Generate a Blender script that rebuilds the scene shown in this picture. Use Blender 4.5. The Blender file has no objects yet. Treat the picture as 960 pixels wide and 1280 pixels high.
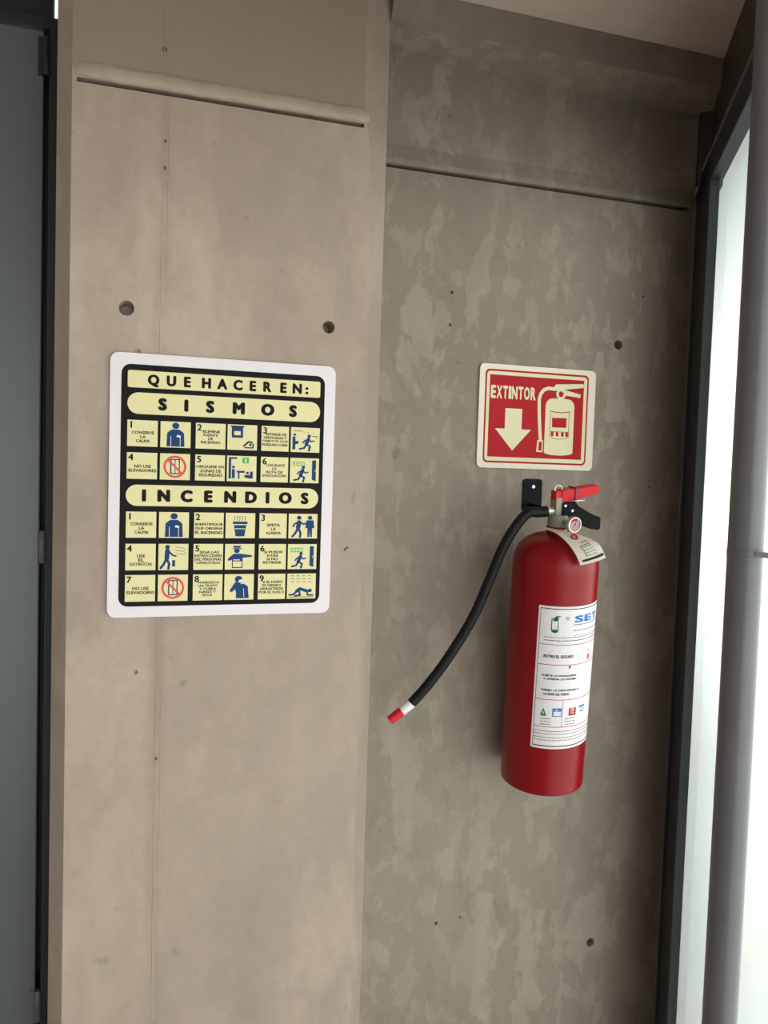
import bpy, bmesh, math, random
from mathutils import Matrix, Vector
random.seed(7)
S = bpy.context.scene
COL = S.collection
R = math.radians

# ------------------------------------------------------------------ camera
cam_d = bpy.data.cameras.new('camera')
cam = bpy.data.objects.new('camera', cam_d)
COL.objects.link(cam)
S.camera = cam
CAM = Vector((0, -1.45, 1.5))
yaw, pitch, roll = R(17.86), R(-3.05), R(1.81)
fw = Vector((math.sin(yaw) * math.cos(pitch), math.cos(yaw) * math.cos(pitch), math.sin(pitch)))
rt = Vector((math.cos(yaw), -math.sin(yaw), 0))
up = rt.cross(fw)
r2 = rt * math.cos(roll) + up * math.sin(roll)
u2 = -rt * math.sin(roll) + up * math.cos(roll)
cam.matrix_world = Matrix(((r2.x, u2.x, -fw.x, CAM.x), (r2.y, u2.y, -fw.y, CAM.y), (r2.z, u2.z, -fw.z, CAM.z), (0, 0, 0, 1)))
cam_d.sensor_fit = 'VERTICAL'
cam_d.sensor_height = 36
cam_d.lens = 36 * 1035 / 1280
cam_d.clip_start = 0.02

# ------------------------------------------------------------------ world: hazy sky, paler and brighter to the horizon
W = bpy.data.worlds.new('hazy_sky')
S.world = W
W.use_nodes = True
nt = W.node_tree
nt.nodes.clear()
tc = nt.nodes.new('ShaderNodeTexCoord')
sp = nt.nodes.new('ShaderNodeSeparateXYZ')
cr = nt.nodes.new('ShaderNodeValToRGB')
bg = nt.nodes.new('ShaderNodeBackground')
wo = nt.nodes.new('ShaderNodeOutputWorld')
nt.links.new(tc.outputs['Generated'], sp.inputs[0])
mr = nt.nodes.new('ShaderNodeMapRange')          # -1..1 of height onto the ramp, horizon at 0.5
mr.inputs['From Min'].default_value = -1
nt.links.new(sp.outputs['Z'], mr.inputs[0])
nt.links.new(mr.outputs[0], cr.inputs[0])
nt.links.new(cr.outputs[0], bg.inputs[0])
nt.links.new(bg.outputs[0], wo.inputs[0])
cr.color_ramp.elements[0].position = 0.0          # pale ground seen far below an upper floor
cr.color_ramp.elements[0].color = (.28, .28, .27, 1)
cr.color_ramp.elements[1].position = 1.0
cr.color_ramp.elements[1].color = (.24, .25, .26, 1)
for q, c in ((.35, (.55, .55, .54, 1)), (.48, (1, 1, .99, 1)), (.55, (.97, .96, .96, 1)), (.67, (.36, .365, .365, 1))):
    e = cr.color_ramp.elements.new(q)
    e.color = c
bg.inputs[1].default_value = 4.0

S.view_settings.view_transform = 'Standard'
S.view_settings.look = 'None'
S.view_settings.gamma = 1
S.view_settings.use_curve_mapping = False
S.view_settings.exposure = 0.16

# ------------------------------------------------------------------ materials
MATS = {}
def mat(name, col, rough=.6, metal=0, spec=.25, noise=None, bump=None, alpha=None):
    if name in MATS:
        return MATS[name]
    m = bpy.data.materials.new(name)
    m.use_nodes = True
    n = m.node_tree
    b = n.nodes['Principled BSDF']
    b.inputs['Base Color'].default_value = (*col, 1)
    b.inputs['Roughness'].default_value = rough
    b.inputs['Metallic'].default_value = metal
    b.inputs['Specular IOR Level'].default_value = spec
    if noise:
        sc, amt = noise
        t = n.nodes.new('ShaderNodeTexCoord')
        x = n.nodes.new('ShaderNodeTexNoise')
        x.inputs['Scale'].default_value = sc
        x.inputs['Detail'].default_value = 5
        mx = n.nodes.new('ShaderNodeMix')
        mx.data_type = 'RGBA'
        mx.inputs['A'].default_value = (*[c * (1 - amt) for c in col], 1)
        mx.inputs['B'].default_value = (*[min(1, c * (1 + amt)) for c in col], 1)
        n.links.new(t.outputs['Object'], x.inputs['Vector'])
        n.links.new(x.outputs['Fac'], mx.inputs['Factor'])
        n.links.new(mx.outputs['Result'], b.inputs['Base Color'])
        if bump:
            bp = n.nodes.new('ShaderNodeBump')
            bp.inputs['Strength'].default_value = bump
            bp.inputs['Distance'].default_value = .002
            n.links.new(x.outputs['Fac'], bp.inputs['Height'])
            n.links.new(bp.outputs[0], b.inputs['Normal'])
    MATS[name] = m
    return m

def srgb(r, g, b):
    f = lambda c: (c / 255 / 12.92) if c / 255 <= .04045 else ((c / 255 + .055) / 1.055) ** 2.4
    return (f(r), f(g), f(b))

def concrete(name, base, pale, dark, patch_lo, patch_hi, patch_scale, stretch, streak=.35, speck=.5, stain=None, pour=None, mottle=.15, flakes=0.0):
    m = bpy.data.materials.new(name)
    m.use_nodes = True
    n = m.node_tree
    L = n.links.new
    b = n.nodes['Principled BSDF']
    b.inputs['Specular IOR Level'].default_value = .3
    tcn = n.nodes.new('ShaderNodeTexCoord')
    def noise(scale, vec_scale, detail=6, rough=.55, dist=0, loc=(0, 0, 0)):
        mp = n.nodes.new('ShaderNodeMapping')
        mp.inputs['Scale'].default_value = vec_scale
        mp.inputs['Location'].default_value = loc
        L(tcn.outputs['Object'], mp.inputs[0])
        x = n.nodes.new('ShaderNodeTexNoise')
        x.inputs['Scale'].default_value = scale
        x.inputs['Detail'].default_value = detail
        x.inputs['Roughness'].default_value = rough
        x.inputs['Distortion'].default_value = dist
        L(mp.outputs[0], x.inputs['Vector'])
        return x.outputs['Fac']
    def ramp(f, p0, p1, v0=0, v1=1):
        r = n.nodes.new('ShaderNodeMapRange')
        r.inputs['From Min'].default_value = p0
        r.inputs['From Max'].default_value = p1
        r.inputs['To Min'].default_value = v0
        r.inputs['To Max'].default_value = v1
        L(f, r.inputs['Value'])
        return r.outputs[0]
    def mix(f, a, c, mode='MIX'):
        x = n.nodes.new('ShaderNodeMix')
        x.data_type = 'RGBA'
        x.blend_type = mode
        if isinstance(f, float):
            x.inputs['Factor'].default_value = f
        else:
            L(f, x.inputs['Factor'])
        for k, v in (('A', a), ('B', c)):
            if isinstance(v, tuple):
                x.inputs[k].default_value = (*v, 1)
            else:
                L(v, x.inputs[k])
        return x.outputs['Result']
    cloud = noise(2.2, (1, 1, .7), 5, .6, .3)
    patch = noise(patch_scale, stretch, 9, .58, .12, (3.1, 0, 1.7))
    str_ = noise(9, (1.6, 1, .12), 4, .55, 0, (.4, 0, 0))
    fine = noise(60, (1, 1, 1), 4, .6)
    spk = noise(34, (1, 1, .8), 2, .5, 0, (7, 2, 5))
    c = mix(ramp(cloud, .36, .66), base, dark)
    c = mix(ramp(patch, patch_lo, patch_hi), c, pale)
    if flakes:      # small ragged skins of laitance
        fl = noise(21, (1.15, 1, .6), 8, .6, .25, (1.3, 6, 4.2))
        c = mix(ramp(fl, .555, .585, 0, flakes), c, pale)
        fd = noise(16, (1.0, 1, .55), 8, .6, .25, (8.3, 2, 1.2))
        c = mix(ramp(fd, .60, .64, 0, flakes * .5), c, (dark[0] * .82, dark[1] * .83, dark[2] * .80))
    c = mix(ramp(str_, .42, .68, 0, streak), c, dark)
    mot = noise(20, (1, 1, .7), 6, .62, .3, (2, 4, 9))
    c = mix(ramp(mot, .45, .70, 0, mottle), c, (dark[0] * .8, dark[1] * .79, dark[2] * .77))
    c = mix(ramp(fine, .3, .7, .12, 0), c, (dark[0] * .6, dark[1] * .6, dark[2] * .6))
    c = mix(ramp(spk, .70, .76, 0, speck), c, (dark[0] * .45, dark[1] * .45, dark[2] * .45))
    def band(axis, centre, half, soft):
        sx = n.nodes.new('ShaderNodeSeparateXYZ')
        L(tcn.outputs['Object'], sx.inputs[0])
        sb = n.nodes.new('ShaderNodeMath'); sb.operation = 'SUBTRACT'; sb.inputs[1].default_value = centre
        L(sx.outputs[axis], sb.inputs[0])
        if half is None:
            return ramp(sb.outputs[0], -soft, soft)
        ab = n.nodes.new('ShaderNodeMath'); ab.operation = 'ABSOLUTE'
        L(sb.outputs[0], ab.inputs[0])
        return ramp(ab.outputs[0], half, half + soft, 1, 0)
    def mul(a, k):
        x = n.nodes.new('ShaderNodeMath'); x.operation = 'MULTIPLY'
        L(a, x.inputs[0])
        if isinstance(k, float):
            x.inputs[1].default_value = k
        else:
            L(k, x.inputs[1])
        return x.outputs[0]
    if stain is not None:       # rust-brown seepage that follows the board joint
        seep = ramp(noise(14, (1, 1, .35), 5, .6, .2, (5, 1, 2)), .40, .68)
        c = mix(mul(mul(band('X', stain, .0015, .016), seep), .45), c, (dark[0] * .55, dark[1] * .5, dark[2] * .46))
    if pour is not None:        # darker above the pour joint
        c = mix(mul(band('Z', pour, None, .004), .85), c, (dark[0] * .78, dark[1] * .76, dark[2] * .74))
    L(c, b.inputs['Base Color'])
    L(ramp(patch, .3, .7, .62, .8), b.inputs['Roughness'])
    bp = n.nodes.new('ShaderNodeBump')
    bp.inputs['Strength'].default_value = .25
    bp.inputs['Distance'].default_value = .0025
    ad = n.nodes.new('ShaderNodeMath')
    ad.operation = 'ADD'
    L(ramp(fine, 0, 1, 0, .35), ad.inputs[0])
    L(patch, ad.inputs[1])
    L(ad.outputs[0], bp.inputs['Height'])
    L(bp.outputs[0], b.inputs['Normal'])
    MATS[name] = m
    return m

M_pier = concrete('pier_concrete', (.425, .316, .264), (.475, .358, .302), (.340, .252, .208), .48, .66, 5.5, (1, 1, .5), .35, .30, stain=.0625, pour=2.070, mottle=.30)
M_arris = concrete('dimmed_arris', (.335, .256, .210), (.38, .291, .242), (.28, .213, .174), .48, .62, 9, (1, 1, .4), .4, .4, mottle=.3)
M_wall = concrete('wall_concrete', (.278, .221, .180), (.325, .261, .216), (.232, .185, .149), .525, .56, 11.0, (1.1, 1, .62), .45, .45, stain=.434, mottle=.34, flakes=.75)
M_ceil = concrete('ceiling_concrete', (.66, .51, .44), (.70, .55, .48), (.58, .44, .38), .5, .7, 4, (1, 1, 1), .1, .3)
M_bead = concrete('laitance_concrete', (.45, .355, .29), (.50, .40, .33), (.38, .295, .238), .5, .7, 9, (1, 1, 1), .2, .2, mottle=.25)
M_floor = mat('polished_floor', (.58, .54, .50), .45, noise=(4, .12))
M_plaster = mat('painted_plaster', (.50, .46, .44), .9, noise=(2, .06))
M_frame = mat('dark_aluminium', (.022, .025, .028), .5, .0, .25, noise=(8, .2))
M_frame2 = mat('brown_aluminium', (.055, .044, .038), .5, .0, .25, noise=(8, .2))
M_ridge = mat('highlight_aluminium_edge', (.16, .15, .14), .4)  # paler colour paints in the highlight line along the window head
M_gasket = mat('black_rubber', (.006, .006, .007), .7, 0, .3)
M_door = mat('grey_enamelled_steel', (.085, .088, .098), .38, .0, .5, noise=(1.6, .22))
M_doorframe = mat('dark_steel_frame', (.018, .020, .024), .5, 0, .25, noise=(9, .2))
M_pipe = mat('grey_painted_pipe', (.125, .115, .128), .33, 0, .5, noise=(30, .12), bump=.1)
M_steel = mat('satin_steel', (.62, .60, .58), .3, .9)
M_alu = mat('pale_fitting', (.60, .58, .52), .35, .6)
M_brass = mat('nickel_valve', (.27, .24, .19), .5, .2)
M_red = mat('red_enamel', srgb(134, 5, 18), .30, 0, .27)
M_redpl = mat('red_plastic', srgb(196, 22, 34), .4)
M_black = mat('black_paint', (.005, .0055, .006), .55, 0, .10)
M_rubber = mat('black_hose_rubber', (.007, .0075, .0085), .5, 0, .18)
M_white = mat('white_pvc', srgb(225, 212, 218), .45)
M_paper = mat('white_label', srgb(224, 215, 218), .45)
M_tagp = mat('tag_paper', srgb(232, 224, 212), .8)
M_cream = mat('glow_cream', srgb(222, 208, 160), .55)
M_cream2 = mat('pale_cream_ink', srgb(216, 204, 168), .5)
M_board2 = mat('cream_pvc', srgb(224, 208, 192), .45)
M_ink = mat('black_ink', srgb(24, 20, 21), .6, 0, .12)
M_blue = mat('blue_ink', srgb(28, 60, 112), .55, 0, .15)
M_redink = mat('red_ink', srgb(168, 20, 34), .55, 0, .15)
M_ringred = mat('prohibition_red', srgb(222, 72, 80), .5)
M_green = mat('green_ink', srgb(70, 165, 90), .5)
M_dkgreen = mat('dark_green_ink', srgb(20, 92, 72), .5)
M_sky = mat('bright_blue_ink', srgb(40, 110, 190), .5)
M_grey = mat('grey_ink', srgb(120, 116, 122), .6)
M_pinkrule = mat('rule_red_ink', srgb(190, 60, 80), .6)
M_purple = mat('purple_tie', srgb(92, 50, 92), .5)
M_dial = mat('gauge_dial', srgb(168, 130, 136), .4)

def glass_mat():
    m = bpy.data.materials.new('pale_green_glass')
    m.use_nodes = True
    n = m.node_tree
    n.nodes.clear()
    o = n.nodes.new('ShaderNodeOutputMaterial')
    t = n.nodes.new('ShaderNodeBsdfTransparent')
    t.inputs[0].default_value = (.925, .975, .945, 1)
    g = n.nodes.new('ShaderNodeBsdfGlossy')
    g.inputs['Roughness'].default_value = .05
    # reflection grows towards grazing view (Schlick), the same from both sides of the pane
    lw = n.nodes.new('ShaderNodeLayerWeight')
    lw.inputs[0].default_value = .5
    pw = n.nodes.new('ShaderNodeMath')
    pw.operation = 'POWER'
    pw.inputs[1].default_value = 5
    n.links.new(lw.outputs['Facing'], pw.inputs[0])
    f = n.nodes.new('ShaderNodeMath')
    f.operation = 'MULTIPLY_ADD'
    f.inputs[1].default_value = .95
    f.inputs[2].default_value = .03
    n.links.new(pw.outputs[0], f.inputs[0])
    x = n.nodes.new('ShaderNodeMixShader')
    n.links.new(f.outputs[0], x.inputs[0])
    n.links.new(t.outputs[0], x.inputs[1])
    n.links.new(g.outputs[0], x.inputs[2])
    n.links.new(x.outputs[0], o.inputs[0])
    return m
M_glass = glass_mat()
def clear_glass():
    m = mat('gauge_glass', (1, 1, 1), .08)
    m.node_tree.nodes['Principled BSDF'].inputs['Transmission Weight'].default_value = .0
    return m

# ------------------------------------------------------------------ helpers
def link(name, me, m=None, parent=None, smooth=False):
    o = bpy.data.objects.new(name, me)
    COL.objects.link(o)
    if m:
        me.materials.append(m)
    if smooth:
        for p in me.polygons:
            p.use_smooth = True
    if parent:
        o.parent = parent
    return o

def obj(name, bm, m, parent=None, smooth=False, angle=40):
    bmesh.ops.recalc_face_normals(bm, faces=bm.faces[:])
    if smooth:
        for e in bm.edges:
            if len(e.link_faces) == 2 and e.calc_face_angle(0) > R(angle):
                e.smooth = False
    me = bpy.data.meshes.new(name)
    bm.to_mesh(me)
    bm.free()
    return link(name, me, m, parent, smooth)

def empty(name, loc=(0, 0, 0), rot=(0, 0, 0)):
    o = bpy.data.objects.new(name, None)
    o.empty_display_size = .05
    COL.objects.link(o)
    o.location = loc
    o.rotation_euler = rot
    return o

def tag(o, label, cat, group=None):
    o['label'] = label
    o['category'] = cat
    if group:
        o['group'] = group
    return o

def struct(o, label=None, cat=None):
    o['kind'] = 'structure'
    if label:
        o['label'] = label
    if cat:
        o['category'] = cat
    return o

def box(bm, x0, x1, y0, y1, z0, z1, bevel=0):
    r = bmesh.ops.create_cube(bm, size=1)
    for v in r['verts']:
        v.co = Vector(((x0 + x1) / 2 + v.co.x * (x1 - x0), (y0 + y1) / 2 + v.co.y * (y1 - y0), (z0 + z1) / 2 + v.co.z * (z1 - z0)))
    if bevel:
        es = list({e for v in r['verts'] for e in v.link_edges})
        bmesh.ops.bevel(bm, geom=es, offset=bevel, segments=2, affect='EDGES', profile=.5)
    return bm

def nb():
    return bmesh.new()

def lathe(bm, prof, seg=48, M=None):
    rings = []
    for r, z in prof:
        if r < 1e-6:
            rings.append([bm.verts.new((0, 0, z))])
        else:
            rings.append([bm.verts.new((r * math.cos(2 * math.pi * k / seg), r * math.sin(2 * math.pi * k / seg), z)) for k in range(seg)])
    for a, b in zip(rings, rings[1:]):
        for k in range(seg):
            k2 = (k + 1) % seg
            if len(a) == 1 and len(b) == 1:
                continue
            if len(a) == 1:
                bm.faces.new((a[0], b[k], b[k2]))
            elif len(b) == 1:
                bm.faces.new((a[k], a[k2], b[0]))
            else:
                bm.faces.new((a[k], a[k2], b[k2], b[k]))
    if M:
        vs = [v for rg in rings for v in rg]
        for v in vs:
            v.co = M @ v.co
    return bm

def catmull(pts, n=8):
    P = [Vector(p) for p in pts]
    P = [P[0] * 2 - P[1]] + P + [P[-1] * 2 - P[-2]]
    out = []
    for i in range(1, len(P) - 2):
        for k in range(n):
            t = k / n
            a, b, c, d = P[i - 1], P[i], P[i + 1], P[i + 2]
            out.append(.5 * (2 * b + (c - a) * t + (2 * a - 5 * b + 4 * c - d) * t * t + (3 * b - a - 3 * c + d) * t ** 3))
    out.append(P[-2])
    return out

def tube(bm, pts, rad, seg=14, rads=None, cap=True):
    pts = [Vector(p) for p in pts]
    ref = Vector((0, 1, 0))
    rings = []
    for i, p in enumerate(pts):
        t = (pts[min(i + 1, len(pts) - 1)] - pts[max(i - 1, 0)]).normalized()
        a = t.cross(ref)
        if a.length < 1e-4:
            a = t.cross(Vector((1, 0, 0)))
        a.normalize()
        b = t.cross(a)
        ref = -a.cross(t) if False else ref
        r = rads[i] if rads else rad
        rings.append([bm.verts.new(p + a * r * math.cos(2 * math.pi * k / seg) + b * r * math.sin(2 * math.pi * k / seg)) for k in range(seg)])
    for A, B in zip(rings, rings[1:]):
        for k in range(seg):
            bm.faces.new((A[k], A[(k + 1) % seg], B[(k + 1) % seg], B[k]))
    if cap:
        bm.faces.new(rings[0])
        bm.faces.new(rings[-1][::-1])
    return bm

def prism(bm, poly, z0, z1, poly_top=None):
    """horizontal polygon extruded in z"""
    pt = poly_top or poly
    a = [bm.verts.new((x, y, z0)) for x, y in poly]
    b = [bm.verts.new((x, y, z1)) for x, y in pt]
    n = len(a)
    bm.faces.new(a[::-1])
    bm.faces.new(b)
    for k in range(n):
        bm.faces.new((a[k], a[(k + 1) % n], b[(k + 1) % n], b[k]))
    return bm

def extrude_profile_x(bm, prof, x0, x1, ends=0.0):
    """profile in (y,z) run along x"""
    a = [bm.verts.new((x0, y, z)) for y, z in prof]
    b = [bm.verts.new((x1, y, z)) for y, z in prof]
    n = len(a)
    bm.faces.new(a)
    bm.faces.new(b[::-1])
    for k in range(n):
        bm.faces.new((a[k], b[k], b[(k + 1) % n], a[(k + 1) % n]))
    return bm

def cut(o, cutters):
    """subtract the cutter meshes from o for good"""
    tmp = []
    for bmc in cutters:
        bmesh.ops.recalc_face_normals(bmc, faces=bmc.faces[:])
        me = bpy.data.meshes.new('cutter')
        bmc.to_mesh(me)
        bmc.free()
        c = bpy.data.objects.new('cutter', me)
        COL.objects.link(c)
        tmp.append(c)
        md = o.modifiers.new('b', 'BOOLEAN')
        md.operation = 'DIFFERENCE'
        md.solver = 'EXACT'
        md.object = c
    bpy.context.view_layer.update()
    dg = bpy.context.evaluated_depsgraph_get()
    me2 = bpy.data.meshes.new_from_object(o.evaluated_get(dg))
    o.modifiers.clear()
    old = o.data
    o.data = me2
    bpy.data.meshes.remove(old)
    for c in tmp:
        m_ = c.data
        bpy.data.objects.remove(c)
        bpy.data.meshes.remove(m_)

def hole(x, y, z, r, depth, seg=20, taper=.8):
    """a form-tie hole bored in +y from the wall face"""
    bm = nb()
    M = Matrix.Translation((x, y, z)) @ Matrix.Rotation(R(-90), 4, 'X')
    lathe(bm, [(0, -.01), (r * 1.06, -.01), (r, .002), (r * taper, depth), (0, depth)], seg, M)
    return bm

# ---- flat print helpers: 2-D shapes in (u, v), raised by n; local frame x=u, y=-n, z=v
_lay = [0]
def flat(bm, poly, n0, n1):
    _lay[0] = (_lay[0] + 1) % 9
    n1 = n1 + _lay[0] * 1.2e-5
    a = [bm.verts.new((u, -n0, v)) for u, v in poly]
    b = [bm.verts.new((u, -n1, v)) for u, v in poly]
    k = len(a)
    bm.faces.new(b)
    for i in range(k):
        bm.faces.new((a[i], a[(i + 1) % k], b[(i + 1) % k], b[i]))

def rrect(x0, x1, y0, y1, r, seg=6):
    out = []
    r = min(r, (x1 - x0) / 2 - 1e-6, (y1 - y0) / 2 - 1e-6)
    for cx, cy, a0 in ((x1 - r, y1 - r, 0), (x0 + r, y1 - r, 90), (x0 + r, y0 + r, 180), (x1 - r, y0 + r, 270)):
        for k in range(seg + 1):
            a = R(a0 + 90 * k / seg)
            out.append((cx + r * math.cos(a), cy + r * math.sin(a)))
    return out

def circ(cx, cy, r, ry=None, seg=24):
    ry = ry or r
    return [(cx + r * math.cos(2 * math.pi * k / seg), cy + ry * math.sin(2 * math.pi * k / seg)) for k in range(seg)]

def stroke(pts, w):
    """list of polygons covering a polyline"""
    out = []
    for (x0, y0), (x1, y1) in zip(pts, pts[1:]):
        dx, dy = x1 - x0, y1 - y0
        l = math.hypot(dx, dy) or 1e-9
        nx, ny = -dy / l * w / 2, dx / l * w / 2
        out.append([(x0 + nx, y0 + ny), (x0 - nx, y0 - ny), (x1 - nx, y1 - ny), (x1 + nx, y1 + ny)])
    for x, y in pts:
        out.append(circ(x, y, w / 2, seg=10))
    return out

def ringpoly(bm, cx, cy, ro, ri, n0, n1, seg=32):
    for k in range(seg):
        a, b = 2 * math.pi * k / seg, 2 * math.pi * (k + 1) / seg
        flat(bm, [(cx + ri * math.cos(a), cy + ri * math.sin(a)), (cx + ro * math.cos(a), cy + ro * math.sin(a)),
                  (cx + ro * math.cos(b), cy + ro * math.sin(b)), (cx + ri * math.cos(b), cy + ri * math.sin(b))], n0, n1)

_gly = {}
def text_polys(body, bold=.02):
    """bold: the outline stamped several times, each a little aside"""
    key = (body, bold, 'b')
    if key not in _gly:
        vs, fs = text_plain(body)
        V2, F2 = [], []
        offs = [(0, 0)] if bold < .005 else [(bold * math.cos(R(a)) * 1.1, bold * math.sin(R(a)) * .8) for a in range(0, 360, 45)]
        for k, (dx, dy) in enumerate(offs):
            n0 = len(V2)
            V2 += [(x + dx, y + dy, k * 1.2e-5) for x, y in vs]
            F2 += [tuple(i + n0 for i in f) for f in fs]
        _gly[key] = (V2, F2)
    return _gly[key]

def text_plain(body):
    """triangles of a line of text: (verts2d, faces), size 1"""
    key = body
    if key in _gly:
        return _gly[key]
    c = bpy.data.curves.new('text', 'FONT')
    c.body = body
    c.size = 1
    c.resolution_u = 3
    o = bpy.data.objects.new('text', c)
    COL.objects.link(o)
    bpy.context.view_layer.update()
    dg = bpy.context.evaluated_depsgraph_get()
    me = bpy.data.meshes.new_from_object(o.evaluated_get(dg))
    vs = [(v.co.x, v.co.y) for v in me.vertices]
    fs = [tuple(p.vertices) for p in me.polygons]
    bpy.data.objects.remove(o)
    bpy.data.curves.remove(c)
    bpy.data.meshes.remove(me)
    _gly[key] = (vs, fs)
    return _gly[key]

def text_fit(bm, body, x0, x1, y0, y1, n, bold=.02, shear=0):
    vs, fs = text_polys(body, bold)
    if not vs:
        return
    ax, bx = min(v[0] for v in vs), max(v[0] for v in vs)
    ay, by = min(v[1] for v in vs), max(v[1] for v in vs)
    q = [bm.verts.new((x0 + (v[0] - ax) / (bx - ax) * (x1 - x0), -n - v[2], y0 + (v[1] - ay) / (by - ay) * (y1 - y0))) for v in vs]
    for f in fs:
        try:
            bm.faces.new([q[i] for i in f])
        except ValueError:
            pass

def spaced(bm, word, centres, h, y0, n, wscale=1.0, bold=.035):
    """single letters centred at given u, cap height h"""
    for ch, cx in zip(word, centres):
        vs, fs = text_polys(ch, bold)
        ax, bx = min(v[0] for v in vs), max(v[0] for v in vs)
        capv, _ = text_polys('H', bold)
        ch0 = min(v[1] for v in capv)
        ch1 = max(v[1] for v in capv)
        k = h / (ch1 - ch0)
        q = [bm.verts.new((cx + (v[0] - (ax + bx) / 2) * k * wscale, -n - v[2], y0 + (v[1] - ch0) * k)) for v in vs]
        for f in fs:
            bm.faces.new([q[i] for i in f])

# ================================================================== THE SETTING
Z_SOF, Z_CEIL = 2.238, 2.285
WX, WY = 0.50834, 0.86116            # direction of the glazing away from the camera
CORNER = Vector((1.112, 0, 0))
def wp(t, off=0):
    """plan point on the glazing line, t metres from the corner towards the camera, off metres outwards"""
    return (CORNER.x - WX * t + WY * off, -WY * t - WX * off)

# back wall (recessed, mottled)
bm = nb()
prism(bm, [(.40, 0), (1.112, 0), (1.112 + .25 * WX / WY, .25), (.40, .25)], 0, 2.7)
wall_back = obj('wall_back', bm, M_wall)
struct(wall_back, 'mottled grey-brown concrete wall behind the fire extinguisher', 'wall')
cuts = [hole(.948, 0, 1.7602, .0095, .03), hole(.9471, 0, .5297, .0090, .03)]
cuts += [hole(x, 0, z, r, .006, 10, .4) for x, z, r in ((1.036, 1.478, .0030), (1.036, 1.350, .0026), (.60, .62, .0035), (.65, .625, .002), (.586, 1.83, .0035), (.585, 1.77, .003), (1.00, 1.86, .002), (.785, .93, .002))]
g_ = nb(); box(g_, .30, 1.096, -.05, .018, 2.0400, 2.0470)
cut(wall_back, cuts + [g_])
# pour joint in the back wall: a rounded ledge over a fine shadow groove
bm = nb()
extrude_profile_x(bm, [(.01, 2.0470), (-.0035, 2.0475), (-.0060, 2.0500), (-.0060, 2.0560), (-.0035, 2.066), (.0, 2.082), (.01, 2.082)], .42, 1.105)
obj('joint_ledge', bm, M_wall, wall_back)

bm = nb()
tube(bm, [(.493, -.0002, .787), (.506, -.0004, .7895), (.522, -.0003, .7892)], .0007, 6)
obj('scratch', bm, M_bead, wall_back)

# pier (proud of the wall, smoother and warmer)
bm = nb()
def pier_section(inr):
    return [(-.0722, -.12), (inr, -.12), (.4205, -.095), (.4205, .2), (-.0938, .2), (-.0938, -.10)]
def inner_edge(z):
    k = [(0, .398), (1.1, .3935), (1.95, .3905), (2.03, .384), (2.085, .374), (2.71, .366)]
    for (za, a), (zb, b) in zip(k, k[1:]):
        if za <= z <= zb:
            return a + (b - a) * (z - za) / (zb - za)
secs = [(z * .045, inner_edge(z * .045) + .0016 * math.sin(z * 2.3) * math.sin(z * .9) + random.uniform(-.0008, .0008)) for z in range(61)]
rings = [[bm.verts.new((x, y, z)) for x, y in pier_section(i)] for z, i in secs]
for a, b in zip(rings, rings[1:]):
    for k in range(6):
        bm.faces.new((a[k], a[(k + 1) % 6], b[(k + 1) % 6], b[k]))
bm.faces.new(rings[0][::-1])
bm.faces.new(rings[-1])
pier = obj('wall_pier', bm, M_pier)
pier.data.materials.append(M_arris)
for p_ in pier.data.polygons:      # sloping arrises coloured darker to offset the window light they catch
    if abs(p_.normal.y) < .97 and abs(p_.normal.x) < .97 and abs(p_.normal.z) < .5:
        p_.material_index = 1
struct(pier, 'pale warm concrete pier with chamfered edges between door and recessed wall', 'wall')
cuts = [hole(.0085, -.12, 1.7294, .0115, .035), hole(.3239, -.12, 1.7263, .0100, .035)]
cuts += [hole(x, -.12, z, r, .005, 10, .3) for x, z, r in ((.025, 1.664, .006), (.362, 1.362, .0025), (.366, 1.365, .002), (.03, 1.17, .004), (.0605, 1.985, .003), (.0605, 1.945, .003), (.058, 2.12, .004), (.062, 1.03, .003))]
g_ = nb(); box(g_, -.066, .374, -.15, -.098, 2.0518, 2.0590)
cut(pier, cuts + [g_])
# ledge at the pour joint of the pier, its ends worn round
bm = nb()
N = 40
prof = [(.0, 2.0590), (-.0050, 2.0600), (-.0066, 2.0625), (-.0066, 2.0690), (-.0050, 2.0760), (-.002, 2.0815), (.0, 2.083)]
rings = []
for k in range(N + 1):
    t = k / N
    x = -.0715 + (.383 + .0715) * t
    s = min(1, (min(t, 1 - t) / .05) ** .6 + .02)
    wob = .0008 * math.sin(k * 1.9) + .0006 * math.sin(k * .7)
    rings.append([bm.verts.new((x, -.118 + (y - .002) * s, 2.066 + (z - 2.066) * (s * .6 + .4) + wob)) for y, z in prof])
for a, b in zip(rings, rings[1:]):
    for k in range(len(prof)):
        k2 = (k + 1) % len(prof)
        bm.faces.new((a[k], b[k], b[k2], a[k2]))
bm.faces.new(rings[0]); bm.faces.new(rings[-1][::-1])
obj('joint_ledge', bm, M_bead, pier, True, 60)
# vertical fin left by the joint between two form boards
for xo, hgt in ((0.0, .0006), (.0085, .0004)):
    bm = nb()
    rings = []
    for k in range(60):
        z = .02 + 2.24 * k / 59
        x = .0605 + xo + .0045 * (1.2 - z) / 1.2 * .9 + random.uniform(-.0006, .0006)
        h = hgt * random.uniform(.4, 1.2)
        rings.append([bm.verts.new(c) for c in ((x - .0010, -.1199, z), (x, -.12 - h, z), (x + .0010, -.1199, z))])
    for a, b in zip(rings, rings[1:]):
        if 2.01 < a[0].co.z < 2.085:      # broken off at the pour joint
            continue
        for k in range(2):
            bm.faces.new((a[k], b[k], b[k + 1], a[k + 1]))
    obj('form_seam', bm, M_pier, pier)

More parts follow.
